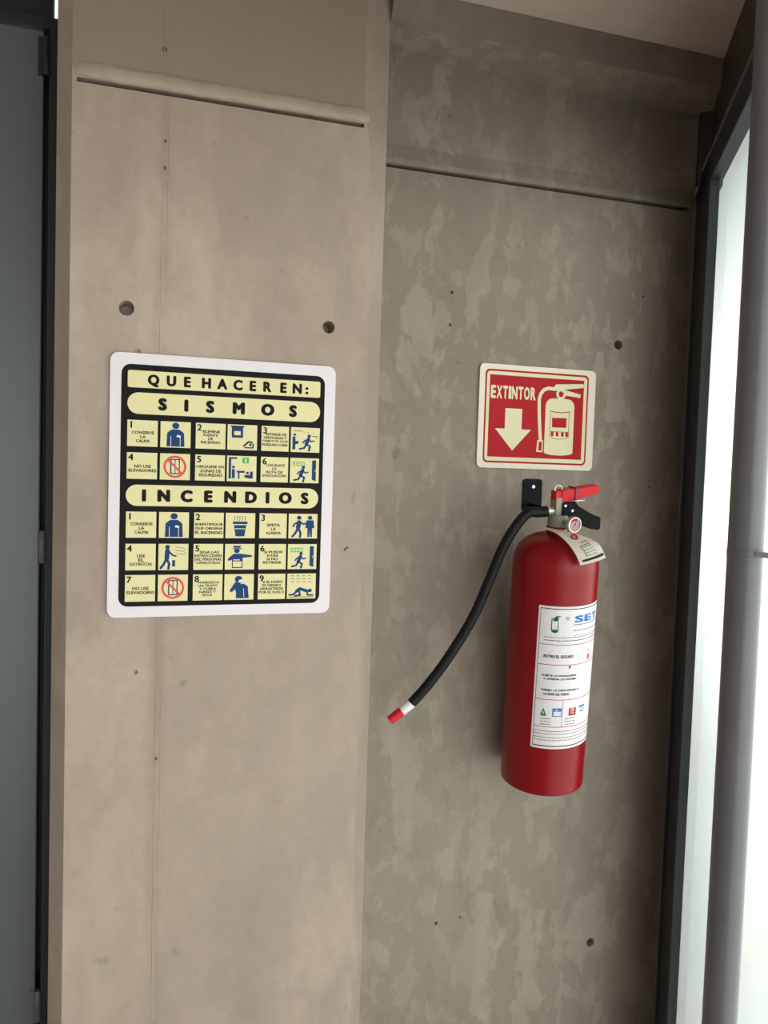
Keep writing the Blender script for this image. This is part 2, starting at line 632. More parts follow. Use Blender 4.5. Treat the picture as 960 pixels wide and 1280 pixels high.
# lintel band over the back wall: soffit, paler arris strip and small step up to the ceiling slab
bm = nb()
xe = lambda y: 1.112 + y * WX / WY
pr = [(.2, Z_SOF - .004), (0, Z_SOF - .004), (-.098, Z_SOF + .004), (-.1195, Z_CEIL), (-.1195, 2.7), (.2, 2.7)]
a = [bm.verts.new((.4205, y, z)) for y, z in pr]
b = [bm.verts.new((xe(y) + .035, y, z)) for y, z in pr]
bm.faces.new(a); bm.faces.new(b[::-1])
for k in range(len(pr)):
    bm.faces.new((a[k], b[k], b[(k + 1) % len(pr)], a[(k + 1) % len(pr)]))
lint = obj('trim_1', bm, M_wall)
bm = nb()
a = [bm.verts.new((.4210, y, z)) for y, z in ((-.0985, Z_SOF + .0038), (-.1205, Z_CEIL - .001))]
b = [bm.verts.new((xe(y), y, z)) for y, z in ((-.0985, Z_SOF + .0038), (-.1205, Z_CEIL - .001))]
bm.faces.new((a[0], b[0], b[1], a[1]))
bmesh.ops.solidify(bm, geom=bm.faces[:], thickness=.0008)
obj('pale_arris', bm, M_bead, lint)
struct(lint, 'concrete lintel band between back wall and ceiling slab', 'beam')

# ceiling, floor, far walls of the room
GL = 5.4
bm = nb()
p_end = wp(GL, .03)
prism(bm, [(-2.7, -.1195), (xe(-.1195) + .03, -.1195), p_end, (-2.7, p_end[1])], Z_CEIL, Z_CEIL + .25)
struct(obj('ceiling', bm, M_ceil), 'bare concrete ceiling slab above the window head', 'ceiling')
bm = nb()
prism(bm, [(-2.7, .25), (1.112 + .12, .25), wp(0, .03), p_end, (-2.7, p_end[1])], -.2, 0)
struct(obj('floor', bm, M_floor), 'smooth grey floor below the concrete wall', 'floor')
bm = nb()
box(bm, -2.85, -2.7, p_end[1], .25, -.2, 2.6)
struct(obj('wall_left', bm, M_plaster), 'plain plastered wall at the far left of the room', 'wall')
bm = nb()
box(bm, -2.85, -1.06, 0, .2, -.0, 2.6)
box(bm, -1.06, -.0938, 0.02, .2, 2.6, 2.7)
struct(obj('wall_door_side', bm, M_plaster), 'plain plastered wall beyond the grey steel door', 'wall')
bm = nb()
box(bm, -2.85, p_end[0] + .1, p_end[1] - .15, p_end[1], -.2, 2.6)
struct(obj('wall_rear', bm, M_plaster), 'plain plastered wall behind the camera', 'wall')
# ------------------------------------------------------------------ glazed wall (window_1)
win = empty('window_1', CORNER, (0, 0, math.atan2(-WY, -WX)))
struct(win, 'dark framed full-height window beside the concrete wall', 'window')
def wbox(name, x0, x1, y0, y1, z0, z1, m, bev=.0015):
    bm = nb(); box(bm, x0, x1, y0, y1, z0, z1, bev)
    return obj(name, bm, m, win)
wbox('gasket', -.06, .064, .006, .018, 0, 2.088, M_gasket, 0)
wbox('corner_post', .064, .195, 0, .018, 0, 2.09, M_frame)
wbox('head_rail', .064, GL, 0, .024, 2.04, 2.088, M_frame)
wbox('head_ridge', .10, GL, -.003, .02, 2.088, 2.092, M_ridge, .001)
wbox('head_closer', -.10, .012, .001, .05, 2.088, Z_CEIL, M_frame2, 0)  # added box that closes a light leak at the wall corner
wbox('head_panel', -.04, GL, .024, .04, 2.088, Z_CEIL, M_frame2, 0)
wbox('sill_rail', .195, GL, 0, .024, 0, .08, M_frame)
prev = .195
for k, x in enumerate((1.62, 2.95, 4.2, 5.35)):
    wbox('mullion', x, x + .05, 0, .024, .08, 2.04, M_frame)
    wbox('glass_pane', prev - .01, x + .01, .008, .016, .07, 2.05, M_glass, 0)
    prev = x + .05

# ------------------------------------------------------------------ steel door (door_1)
door = empty('door_1', (-.55, -.01, 0))
struct(door, 'dark grey steel door with hinges left of the concrete pier', 'door')
def dbox(name, x0, x1, y0, y1, z0, z1, m, bev=.001):
    bm = nb(); box(bm, x0, x1, y0, y1, z0, z1, bev)
    o = obj(name, bm, m, door)
    o.matrix_parent_inverse = Matrix.Translation((.55, .01, 0))
    return o
leaf = dbox('door_leaf', -1.0, -.1182, -.03, .012, .008, 2.157, M_door, .002)
bm = nb()
box(bm, -.1105, -.0942, -.031, .08, 0, 2.1785, .001)
box(bm, -.125, -.1105, .015, .08, 0, 2.1785)
box(bm, -1.06, -1.006, -.031, .08, 0, 2.1785, .001)
box(bm, -1.006, -.1105, -.031, .08, 2.162, 2.1785, .001)
o = obj('door_frame', bm, M_doorframe, door); o.matrix_parent_inverse = Matrix.Translation((.55, .01, 0))
dbox('transom_panel', -1.06, -.1068, -.02, .02, 2.1785, 2.62, M_doorframe, 0)
dbox('glass_pane', -.1068, -.0940, .0, .006, 2.1785, 2.60, M_glass, 0)
for zc, hh in ((2.118, .029), (1.357, .026), (.600, .026)):
    bm = nb()
    lathe(bm, [(0, -hh), (.0052, -hh), (.006, -hh + .001), (.006, -.001), (.0054, -.0005), (.0054, .0005), (.006, .001), (.006, hh - .001), (.0052, hh), (0, hh)], 16, Matrix.Translation((-.1145, -.032, zc)))
    box(bm, -.1265, -.116, -.0315, -.029, zc - hh, zc + hh)
    o = obj('hinge', bm, M_doorframe if zc > 2 else M_door, door, True); o.matrix_parent_inverse = Matrix.Translation((.55, .01, 0))

# ------------------------------------------------------------------ steel pipe in front of the glass
PX, PY = .6441, -.7236
pipe = tag(empty('steel_pipe', (PX, PY, 0)), 'grey painted steel pipe standing upright in front of the window', 'pipe')
bm = nb()
lathe(bm, [(0, .01), (.0183, .01), (.0183, 2.28), (0, 2.28)], 40)
obj('shaft', bm, M_pipe, pipe, True)
bm = nb()
lathe(bm, [(0, 0), (.05, 0), (.05, .008), (.046, .01), (0, .01)], 40)
obj('base_flange', bm, M_pipe, pipe, True)
# small clip rod leaving the pipe towards the glass
bm = nb()
d = Vector((WY * .55 - WX * .83, -WX * .55 - WY * .83, 0)).normalized()
rtv = Vector((-d.y, d.x, 0))
Mx = Matrix(((d.x, rtv.x, 0, 0), (d.y, rtv.y, 0, 0), (0, 0, 1, 1.4215), (0, 0, 0, 1)))
box(bm, .012, .075, -.0035, .0035, -.0030, .0030, .0008)
bmesh.ops.transform(bm, matrix=Mx, verts=bm.verts[:])
obj('clip_rod', bm, mat('pale_grey_paint', (.55, .53, .56), .4), pipe)
bm = nb()
lathe(bm, [(.0183, -.0045), (.0188, -.0035), (.0188, .0035), (.0183, .0045)], 40, Matrix.Translation((0, 0, 1.4215)))
obj('clip_band', bm, M_pipe, pipe, True)

# ================================================================== INSTRUCTION SIGN
mm = .001
sg = tag(empty('instruction_sign', (-.0137, -.1205, 1.2569), (0, 0, 0)), 'white rectangular earthquake and fire instruction sign on the concrete pier', 'sign')
bm = nb(); flat(bm, rrect(0, .3505, 0, .4055, .013, 8), 0, .004)
o = obj('board', bm, M_white, sg)
bm = nb(); flat(bm, rrect(.0165, .3328, .0170, .3886, .014, 8), .004, .0043)
obj('black_field', bm, M_ink, sg)
def plate(name, x0, x1, y0, y1, r=0, m=M_cream):
    bm = nb()
    flat(bm, rrect(x0, x1, y0, y1, r, 10) if r else [(x0, y0), (x1, y0), (x1, y1), (x0, y1)], .0043, .0046)
    return obj(name, bm, m, sg)
def letters(parent, word, centres, h, y0, ws=1.0, bold=.035):
    for ch, c in zip(word, centres):
        bm = nb(); spaced(bm, ch, [c], h, y0, .0048, ws, bold)
        obj('letter', bm, M_ink, parent)
p = plate('title_plate', .0256, .3252, .3535, .3795, .003)
# letter centres read along the plate (u in m)
def us(*a):
    return [x * .001 for x in a]
letters(p, 'QUEHACEREN:', us(63.5, 90, 114, 143, 167.5, 192, 215.5, 238.5, 264.5, 287, 303), .0165, .3580, .95, .060)
p = plate('heading_plate', .0256, .3258, .3135, .3462, .02)
letters(p, 'SISMOS', us(77.5, 113, 149.5, 194, 240, 281), .0190, .3203, 1.02, .075)
p = plate('heading_plate', .0252, .3265, .1729, .2055, .02)
letters(p, 'INCENDIOS', us(52, 81.5, 116, 149.5, 183.5, 216.5, 243, 272, 304), .0190, .1797, 1.02, .075)

cx = [(26, 70.8), (75, 120.3), (128.2, 174.1), (177.3, 224), (231, 275.3), (278.6, 326.2)]
rows = [(264.2, 304.2), (214.3, 254.8), (123.7, 164.0), (73.3, 114.4), (24.6, 66.0)]

# pictograms: painters receive add(colour, polygon) with unit coordinates of the tile
def person_bust(a):
    a('b', circ(.5, .84, .12))
    a('b', [(.30, .64), (.38, .70), (.62, .70), (.70, .64), (.78, .56), (.80, .04), (.66, .04), (.66, .42), (.64, .04), (.36, .04), (.34, .42), (.34, .04), (.20, .04), (.22, .56)])
    a('c', [(.335, .06), (.355, .06), (.355, .44), (.335, .44)])
    a('c', [(.645, .06), (.665, .06), (.665, .44), (.645, .44)])
    a('w', [(.52, .42), (.66, .38), (.68, .46), (.56, .50)])
def runner(a, ox=.0, oy=.0, s=1.0):
    t = lambda q: [(ox + x * s, oy + y * s) for x, y in q]
    a('b', circ(ox + .52 * s, oy + .70 * s, .065 * s))
    for q in (stroke([(.50, .58), (.42, .36)], .13), stroke([(.50, .56), (.36, .50), (.30, .40)], .055), stroke([(.50, .56), (.60, .46), (.70, .50)], .055),
              stroke([(.42, .34), (.56, .26), (.52, .08)], .075), stroke([(.42, .34), (.34, .18), (.18, .14)], .075)):
        for g in q:
            a('b', t(g))
def p_stove(a):
    a('b', [(.14, .48), (.52, .48), (.52, .90), (.14, .90)]); a('c', [(.22, .58), (.44, .58), (.44, .74), (.22, .74)])
    a('k', [(.10, .90), (.56, .90), (.56, .95), (.10, .95)])
    for g in stroke([(.55, .16), (.72, .34), (.84, .30)], .06): a('k', g)
    for g in stroke([(.60, .10), (.86, .10), (.88, .24)], .05): a('b', g)
    a('b', circ(.78, .22, .05))
def p_window(a):
    a('b', [(.06, .10), (.16, .10), (.16, .62), (.06, .62)]); a('b', circ(.13, .70, .05))
    a('b', [(.16, .30), (.28, .36), (.26, .46), (.16, .44)])
    runner(a, .14, .0, .95)
    a('k', [(.08, .84), (.40, .84), (.40, .86), (.08, .86)])
    for x in (.45, .6, .8): a('k', circ(x, .82 - .1 * (x - .45), .018, seg=8))
    for g in stroke([(.74, .66), (.92, .66), (.86, .60)], .02): a('k', g)
def p_lift(a):
    a('b', [(.34, .22), (.66, .22), (.66, .80), (.34, .80)])
    a('c', [(.38, .26), (.485, .26), (.485, .76), (.38, .76)]); a('b', [(.41, .28), (.46, .28), (.46, .66), (.41, .66)])
    a('c', [(.515, .26), (.62, .26), (.62, .76), (.515, .76)]); a('b', [(.55, .28), (.60, .28), (.60, .68), (.55, .68)])
    a('R', None)
def p_zone(a):
    a('k', [(.06, .88), (.34, .88), (.34, .94), (.06, .94)]); a('b', [(.06, .10), (.14, .10), (.14, .94), (.06, .94)])
    a('g', [(.52, .72), (.74, .72), (.74, .94), (.52, .94)]); a('c', [(.60, .76), (.66, .76), (.66, .90), (.60, .90)])
    a('b', circ(.22, .56, .05)); a('b', [(.17, .12), (.27, .12), (.27, .48), (.17, .48)])
    a('b', [(.34, .34), (.60, .34), (.60, .42), (.34, .42)]); a('b', [(.38, .10), (.43, .10), (.43, .34), (.38, .34)])
    a('b', [(.60, .16), (.78, .12), (.88, .12), (.88, .40), (.80, .40), (.78, .26), (.60, .26)]); a('b', circ(.70, .34, .05))
def p_exit(a):
    a('g', [(.08, .82), (.52, .82), (.52, .85), (.08, .85)]); a('g', [(.08, .68), (.52, .68), (.52, .71), (.08, .71)])
    for x in (.10, .22, .34, .46): a('g', [(x, .74), (x + .06, .74), (x + .06, .79), (x, .79)])
    a('b', [(.76, .14), (.90, .08), (.90, .92), (.76, .92)]); a('c', [(.86, .46), (.88, .46), (.88, .54), (.86, .54)])
    runner(a, -.02, -.02, .92)
def p_bin(a):
    a('b', [(.34, .08), (.64, .08), (.70, .52), (.28, .52)]); a('b', [(.24, .56), (.74, .56), (.74, .66), (.24, .66)])
    a('c', [(.32, .36), (.66, .36), (.665, .39), (.315, .39)])
    a('b', [(.42, .07), (.56, .07), (.58, .10), (.40, .10)])
    for k in range(5):
        x = .28 + .09 * k
        for g in stroke([(x, .70), (x + .03, .76), (x, .82), (x + .04, .88)], .014): a('k', g)
def p_alarm(a):
    a('b', circ(.36, .84, .08)); a('b', circ(.74, .84, .08))
    for g in stroke([(.36, .66), (.33, .44)], .16): a('b', g)
    for g in stroke([(.34, .40), (.42, .22), (.40, .06)], .08): a('b', g)
    for g in stroke([(.32, .40), (.24, .22), (.14, .08)], .08): a('b', g)
    for g in stroke([(.38, .68), (.52, .58), (.60, .62)], .06): a('b', g)
    for g in stroke([(.34, .68), (.20, .58), (.16, .48)], .06): a('b', g)
    a('b', [(.62, .74), (.86, .74), (.90, .42), (.82, .42), (.82, .06), (.755, .06), (.745, .38), (.725, .06), (.66, .06), (.66, .42), (.58, .42)])
def p_use(a):
    a('b', circ(.30, .88, .08))
    for g in stroke([(.30, .74), (.28, .46)], .16): a('b', g)
    for g in stroke([(.28, .42), (.36, .24), (.34, .06)], .085): a('b', g)
    for g in stroke([(.26, .42), (.18, .22), (.08, .08)], .085): a('b', g)
    for g in stroke([(.32, .74), (.48, .56), (.58, .54)], .06): a('b', g)
    a('b', [(.46, .14), (.56, .14), (.56, .38), (.46, .38)])
    for j in range(3):
        for g in stroke([(.58, .90 - .12 * j), (.70, .84 - .12 * j), (.78, .86 - .12 * j), (.92, .76 - .10 * j)], .014): a('k', g)
def p_officer(a):
    a('b', circ(.40, .735, .095)); a('b', [(.27, .80), (.56, .80), (.57, .835), (.26, .835)]); a('b', [(.29, .85), (.51, .85), (.54, .93), (.27, .93)])
    a('b', [(.22, .55), (.30, .62), (.54, .62), (.92, .56), (.92, .50), (.60, .46), (.60, .06), (.24, .06), (.24, .38), (.10, .34), (.10, .42)])
    a('c', [(.27, .10), (.57, .10), (.57, .32), (.27, .32)]); a('c', [(.28, .36), (.50, .36), (.50, .40), (.28, .40)])
    a('b', [(.34, .14), (.52, .14), (.52, .18), (.34, .18)])
def p_cloth(a):
    a('b', circ(.48, .80, .13)); a('w', [(.46, .68), (.60, .68), (.62, .80), (.50, .78)])
    a('b', [(.30, .60), (.66, .62), (.80, .52), (.84, .06), (.40, .06), (.40, .30)])
    for g in stroke([(.40, .64), (.24, .36), (.46, .62), (.54, .70)], .11): a('b', g)
    a('c', [(.66, .10), (.68, .10), (.66, .44), (.64, .44)])
def p_crawl(a):
    for j in range(3):
        for k in range(4):
            x, y = .12 + .20 * k, .90 - .12 * j
            for g in stroke([(x, y), (x + .06, y + .03), (x + .12, y - .01)], .016): a('k', g)
    a('b', circ(.80, .32, .07))
    for g in stroke([(.70, .30), (.44, .40), (.34, .30)], .12): a('b', g)
    for g in stroke([(.34, .28), (.20, .16), (.08, .16)], .07): a('b', g)
    for g in stroke([(.42, .30), (.46, .14), (.28, .12)], .07): a('b', g)
    for g in stroke([(.70, .28), (.72, .14), (.90, .14)], .06): a('b', g)
    a('k', [(.06, .06), (.94, .06), (.94, .08), (.06, .08)])

tiles = [
    [('1', ['CONSERVE', 'LA', 'CALMA'], person_bust), ('2', ['ELIMINE', 'FUENTE', 'DE', 'INCENDIO'], p_stove), ('3', ['RETIRESE DE', 'VENTANAS Y', 'OBJETOS QUE', 'PUEDAN CAER'], p_window)],
    [('4', ['NO USE', 'ELEVADORES'], p_lift), ('5', ['UBIQUESE EN', 'ZONAS DE', 'SEGURIDAD'], p_zone), ('6', ['LOCALICE', 'LA', 'RUTA DE', 'EVACUACION'], p_exit)],
    [('1', ['CONSERVE', 'LA', 'CALMA'], person_bust), ('2', ['IDENTIFIQUE', 'QUE ORIGINA', 'EL INCENDIO'], p_bin), ('3', ['EMITA', 'LA', 'ALARMA'], p_alarm)],
    [('4', ['USE', 'EL', 'EXTINTOR'], p_use), ('5', ['SIGA LAS', 'INSTRUCCIONES', 'DEL PERSONAL', 'CAPACITADO'], p_officer), ('6', ['SI PUEDE', 'AYUDE', 'SI NO', 'RETIRESE'], p_exit)],
    [('7', ['NO USE', 'ELEVADORES'], p_lift), ('8', ['HUMEDEZCA', 'UN TRAPO', 'Y CUBRA', 'NARIZ Y', 'BOCA'], p_cloth), ('9', ['SI EL HUMO', 'ES DENSO', 'ARRASTRESE', 'POR EL SUELO'], p_crawl)],
]
INK = {'b': M_blue, 'k': M_ink, 'c': M_cream, 'w': M_white, 'g': M_green}
PNAME = {'b': 'pictogram', 'k': 'pictogram_lines', 'c': 'pictogram_gaps', 'w': 'pictogram_white', 'g': 'pictogram_green'}
LAY = {'b': .0048, 'k': .00478, 'g': .00478, 'c': .0050, 'w': .00502}
for ri, row in enumerate(tiles):
    y0, y1 = rows[ri][0] * mm, rows[ri][1] * mm
    for ci, (num, lines, pic) in enumerate(row):
        x0, x1 = cx[2 * ci][0] * mm, cx[2 * ci][1] * mm
        t = plate('text_tile', x0, x1, y0, y1)
        bm = nb()
        spaced(bm, num, [x0 + .0058], .0100, y1 - .0122, .0048, 1.05, .03)
        n = len(lines)
        lh = .0064 if n <= 3 else (.0056 if n == 4 else .0050)
        top = y1 - (.0165 if n == 3 else .0185 if n == 2 else .0130)
        if n == 2: top = y1 - .0185
        if n >= 4: top = y1 - .0110
        for k, s in enumerate(lines):
            wd = min(x1 - x0 - .0030, .0041 * len(s) * (1.0 if n <= 3 else .92))
            c = (x0 + x1) / 2 + (.0008 if n < 4 else .0)
            if n >= 4 and k == 0:
                c += .0015
                wd = min(wd, .033)
            c = min(max(c, x0 + .0012 + wd / 2), x1 - .0012 - wd / 2)
            yy = top - k * lh
            text_fit(bm, s, c - wd / 2, c + wd / 2, yy - lh * .74, yy, .0048, .028)
        obj('lettering', bm, M_ink, t)['kind'] = 'stuff'
        x0, x1 = cx[2 * ci + 1][0] * mm, cx[2 * ci + 1][1] * mm
        t = plate('picture_tile', x0, x1, y0, y1)
        bms = {}
        def add(k, poly):
            if k == 'R':
                bms['R'] = nb()
                return
            if k not in bms:
                bms[k] = nb()
            flat(bms[k], [(x0 + (x1 - x0) * u, y0 + (y1 - y0) * v) for u, v in poly], .0046, LAY[k])
        pic(add)
        for k, b in bms.items():
            if k == 'R':
                mx, my, rr = (x0 + x1) / 2, (y0 + y1) / 2, .0172
                ringpoly(b, mx, my, rr, rr - .0032, .0046, .0052)
                q = (rr - .002) * .7071
                for g in stroke([(mx - q, my + q), (mx + q, my - q)], .0030): flat(b, g, .0046, .0052)
                obj('prohibition_ring', b, M_ringred, t)
            else:
                po = obj(PNAME[k], b, INK[k], t)
                if k != 'b':
                    po['kind'] = 'stuff'

# ================================================================== EXTINGUISHER LOCATION SIGN
s2 = tag(empty('location_sign', (.6474, -.0005, 1.5068)), 'red extinguisher location sign with white down arrow above the extinguisher', 'sign')
bm = nb(); flat(bm, rrect(0, .250, 0, .197, .010, 8), 0, .004)
obj('board', bm, M_board2, s2)
def lay(name, poly, n0, n1, m, parent=s2):
    bm = nb()
    for q in (poly if isinstance(poly[0], list) else [poly]):
        flat(bm, q, n0, n1)
    return obj(name, bm, m, parent)
lay('red_edge', rrect(.0115, .2342, .0100, .1872, .009, 8), .004, .0042, M_redink)
lay('cream_border', rrect(.0148, .2308, .0135, .1835, .007, 8), .0042, .0044, M_cream2)
fld = lay('red_field', rrect(.0208, .2237, .0212, .1768, .001, 3), .0044, .0046, M_redink)
lay('arrow', [(.0552, .1145), (.0552, .0755), (.0348, .0755), (.0728, .0340), (.1112, .0755), (.0908, .0755), (.0908, .1145)], .0046, .0048, M_cream2)
lw_ = [.0112, .0118, .0112, .0062, .0128, .0112, .0128, .0118]
u_ = .0235
for ch, w_ in zip('EXTINTOR', lw_):
    bm = nb(); text_fit(bm, ch, u_, u_ + w_ - .0006, .1322, .1570, .0048, .045)
    obj('letter', bm, M_cream2, s2)
    u_ += w_ * .0965 / sum(lw_)
# extinguisher drawing: bottle, hose, levers
body = [(.1410, .034), (.1410, .124)] + [(.1410 + .0145 * (1 - math.cos(R(a))), .124 + .0145 * math.sin(R(a))) for a in (30, 60, 90)] + \
       [(.2040 - .0145 * (1 - math.cos(R(a))), .124 + .0145 * math.sin(R(a))) for a in (90, 60, 30)] + [(.2040, .124), (.2040, .034)]
body += [(.172 + .032 * math.cos(R(a)), .034 - .006 * math.sin(R(a))) for a in range(20, 170, 20)]
dr = lay('extinguisher_drawing', body, .0046, .0048, M_cream2)
hs = stroke([(.160, .1565), (.146, .1575), (.136, .154), (.1295, .146), (.1265, .136), (.1275, .110), (.1300, .080), (.1325, .056)], .0068)
lay('hose_drawing', hs, .0046, .00478, M_cream2)
nz = [[(.1262, .0565), (.1385, .0565), (.1380, .0335), (.1242, .0335)]]
lay('nozzle_drawing', nz, .0046, .00478, M_cream2)
lay('nozzle_fill', [(.1295, .0535), (.1360, .0535), (.1355, .0365), (.1285, .0365)], .0048, .00495, M_redink)
lv = [[(.1580, .1620), (.1620, .1660), (.2200, .1698), (.2228, .1695), (.2230, .1625), (.1860, .1575), (.1800, .1555), (.1640, .1540), (.1580, .1560)],
      [(.1820, .1560), (.2175, .1490), (.2160, .1425), (.1840, .1455)]]
lay('lever_drawing', lv, .0046, .0048, M_cream2)
bm = nb(); ringpoly(bm, .1735, .1475, .0105, .0052, .0046, .00500, 24)
obj('gauge_drawing', bm, M_cream2, s2)
lay('gauge_fill', [circ(.1735, .1475, .0058)], .0048, .00505, M_redink)
bm = nb()
for g in stroke([(.1522, .1138), (.165, .1118), (.180, .1118), (.1945, .1142)], .0016) + stroke([(.1522, .1138), (.1522, .0640), (.160, .0610), (.172, .0598), (.184, .0610), (.1932, .0640), (.1932, .114)], .0009):
    flat(bm, g, .0048, .00495)
flat(bm, [(.1560, .1010), (.1565, .0825), (.1880, .0825), (.1880, .1015)], .0048, .0050)
for u in (.1545, .1655, .1770, .1865):
    flat(bm, [(u, .0658), (u + .0058, .0650), (u + .0058, .0735), (u, .0740)], .0048, .0050)
flat(bm, [(.1530, .0738), (.1930, .0738), (.1930, .0748), (.1530, .0748)], .0048, .0050)
obj('label_drawing', bm, M_redink, s2)

# ================================================================== WALL HOOK
hk = tag(empty('wall_hook', (.7687, 0, 1.4565)), 'black steel wall hook screwed to concrete behind the extinguisher valve', 'bracket')
bm = nb()
flat(bm, rrect(-.0205, .0205, -.0325, .0310, .006, 6), 0, .003)
obj('back_plate', bm, M_black, hk)
bm = nb(); lathe(bm, [(0, .0022), (.0030, .0020), (.0040, 0)], 16, Matrix.Translation((.001, -.003, .016)) @ Matrix.Rotation(R(90), 4, 'X'))
obj('screw', bm, M_steel, hk, True)
bm = nb()
tube(bm, catmull([(-.004, -.002, -.020), (-.006, -.04, -.022), (-.010, -.085, -.024), (-.014, -.112, -.022), (-.015, -.119, -.014), (-.015, -.120, -.006)], 6), .0040, 10)
obj('hook_arm', bm, M_black, hk, True)

# ================================================================== FIRE EXTINGUISHER
base = Vector((.7690, -.0830, .9275))
topv = Vector((.7490, -.1400, 1.3970))
az = (topv - base).normalized()
ax_ = Vector((1, 0, 0)); ax_ = (ax_ - az * ax_.dot(az)).normalized()
ay = az.cross(ax_)
EM = Matrix(((ax_.x, ay.x, az.x, base.x), (ax_.y, ay.y, az.y, base.y), (ax_.z, ay.z, az.z, base.z), (0, 0, 0, 1)))
ex = empty('fire_extinguisher')
ex.matrix_world = EM
tag(ex, 'red fire extinguisher with white label and black hose hanging on the concrete wall', 'fire extinguisher')
EI = EM.inverted()
RB = .0765
bm = nb()
lathe(bm, [(0, .004), (.064, .004), (.068, .0), (.0735, .0), (.0760, .0018), (RB, .0045), (RB, .4100), (.0758, .4230), (.0730, .4350), (.0670, .4470), (.0580, .4565), (.0460, .4635), (.0340, .4675), (.0210, .4695), (0, .4700)], 72)
obj('cylinder', bm, M_red, ex, True, 50)
bm = nb(); lathe(bm, [(0, .466), (.0195, .466), (.0200, .470), (.0200, .4815), (.0190, .4830), (0, .4830)], 36)
obj('neck_collar', bm, M_red, ex, True, 40)
bm = nb()
lathe(bm, [(0, .483), (.0185, .483), (.0190, .485), (.0190, .5010), (.0165, .5040), (0, .5040)], 32)
box(bm, -.0125, .0050, -.011, .011, .500, .536, .0015)
box(bm, -.0100, .0200, -.0095, .0095, .498, .520, .0015)
vb = obj('valve_body', bm, M_brass, ex, True, 40)
bm = nb()
tube(bm, [(-.008, 0, .5105), (-.016, 0, .5105), (-.0162, 0, .5105), (-.026, .0, .5100)], .0078, 16, [.0078, .0078, .0070, .0070])
obj('hose_fitting', bm, M_alu, ex, True, 40)
# carrying handle (lower, black)
def channel(bm, pts, wy, hs, slant=0):
    """side outline in (x,z) extruded across y"""
    a = [bm.verts.new((x, -wy + slant * x, z)) for x, z in pts]
    b = [bm.verts.new((x, wy + slant * x, z)) for x, z in pts]
    bm.faces.new(a); bm.faces.new(b[::-1])
    n = len(a)
    for k in range(n):
        bm.faces.new((a[k], b[k], b[(k + 1) % n], a[(k + 1) % n]))
    bmesh.ops.bevel(bm, geom=bm.edges[:], offset=.0012, segments=2, affect='EDGES', profile=.5)
bm = nb()
channel(bm, [(-.0010, .5005), (.0240, .5005), (.0300, .4950), (.0550, .4790), (.0700, .4770), (.0730, .4800), (.0730, .4985), (.0690, .5015), (.0560, .5060), (.0280, .5200), (.0250, .5275), (-.0010, .5275)], .0130, 0, -.12)
hd = obj('carry_handle', bm, M_black, ex)
for x, z in ((.0045, .5215), (.0180, .5125)):
    bm = nb(); lathe(bm, [(0, .0016), (.0020, .0014), (.0030, 0)], 12, Matrix.Translation((x, -.0131 - .12 * x, z)) @ Matrix.Rotation(R(90), 4, 'X'))
    obj('rivet', bm, M_steel, hd, True)
# squeeze lever (upper, red)
bm = nb()
channel(bm, [(-.0020, .5280), (.0230, .5280), (.0265, .5340), (.0640, .5430), (.0680, .5455), (.0685, .5540), (.0660, .5575), (.0600, .5575), (.0300, .5520), (.0100, .5500), (-.0020, .5480)], .0115, 0, -.12)
lvx = obj('squeeze_lever', bm, M_redpl, ex)
bm = nb(); box(bm, -.0135, -.0015, -.0095, .0095, .530, .5470, .0012)
obj('lever_pivot', bm, M_redpl, ex)
bm = nb(); box(bm, .0215, .0240, -.0160, .0110, .527, .5535, .0005)
obj('seal_tie', bm, M_purple, ex)
bm = nb()
tube(bm, [(.012, -.02, .5310), (.038, -.021, .5318)], .0012, 8)
obj('safety_pin', bm, M_steel, ex, True)
bm = nb()
ring = [(-.006 + .007 * math.cos(R(a)), -.004, .5500 + .007 * math.sin(R(a))) for a in range(0, 361, 20)]
tube(bm, ring, .0009, 6, cap=False)
obj('pin_ring', bm, M_steel, ex, True)
# pressure gauge on a short stem towards the room
gm = Matrix.Translation((.006, -.018, .4925)) @ Matrix.Rotation(R(8), 4, 'Z') @ Matrix.Rotation(R(90), 4, 'X')
bm = nb(); lathe(bm, [(0, -.008), (.005, -.008), (.005, .012), (.012, .013), (.0140, .0145), (.0148, .018), (.0148, .0225), (.0135, .0245), (.0122, .0245), (.0120, .0225), (0, .0225)], 32, gm)
gg = obj('gauge', bm, M_steel, ex, True, 35)
bm = nb(); lathe(bm, [(0, .0229), (.0119, .0229)], 28, gm)
obj('dial', bm, M_dial, gg)
bm = nb()
for a0, a1 in ((-50, 30),):
    for a in range(a0, a1, 10):
        p4 = [gm @ Vector((r * math.sin(R(t)), r * math.cos(R(t)), .0232)) for r, t in ((.0070, a), (.0110, a), (.0110, a + 10), (.0070, a + 10))]
        bm.faces.new([bm.verts.new(q) for q in p4])
obj('dial_arc', bm, M_redink, gg)
bm = nb()
p4 = [gm @ Vector(q) for q in ((-.0006, -.003, .0234), (.0006, -.003, .0234), (.0045, .0090, .0234), (.0038, .0093, .0234))]
bm.faces.new([bm.verts.new(q) for q in p4])
obj('needle', bm, M_ink, gg)
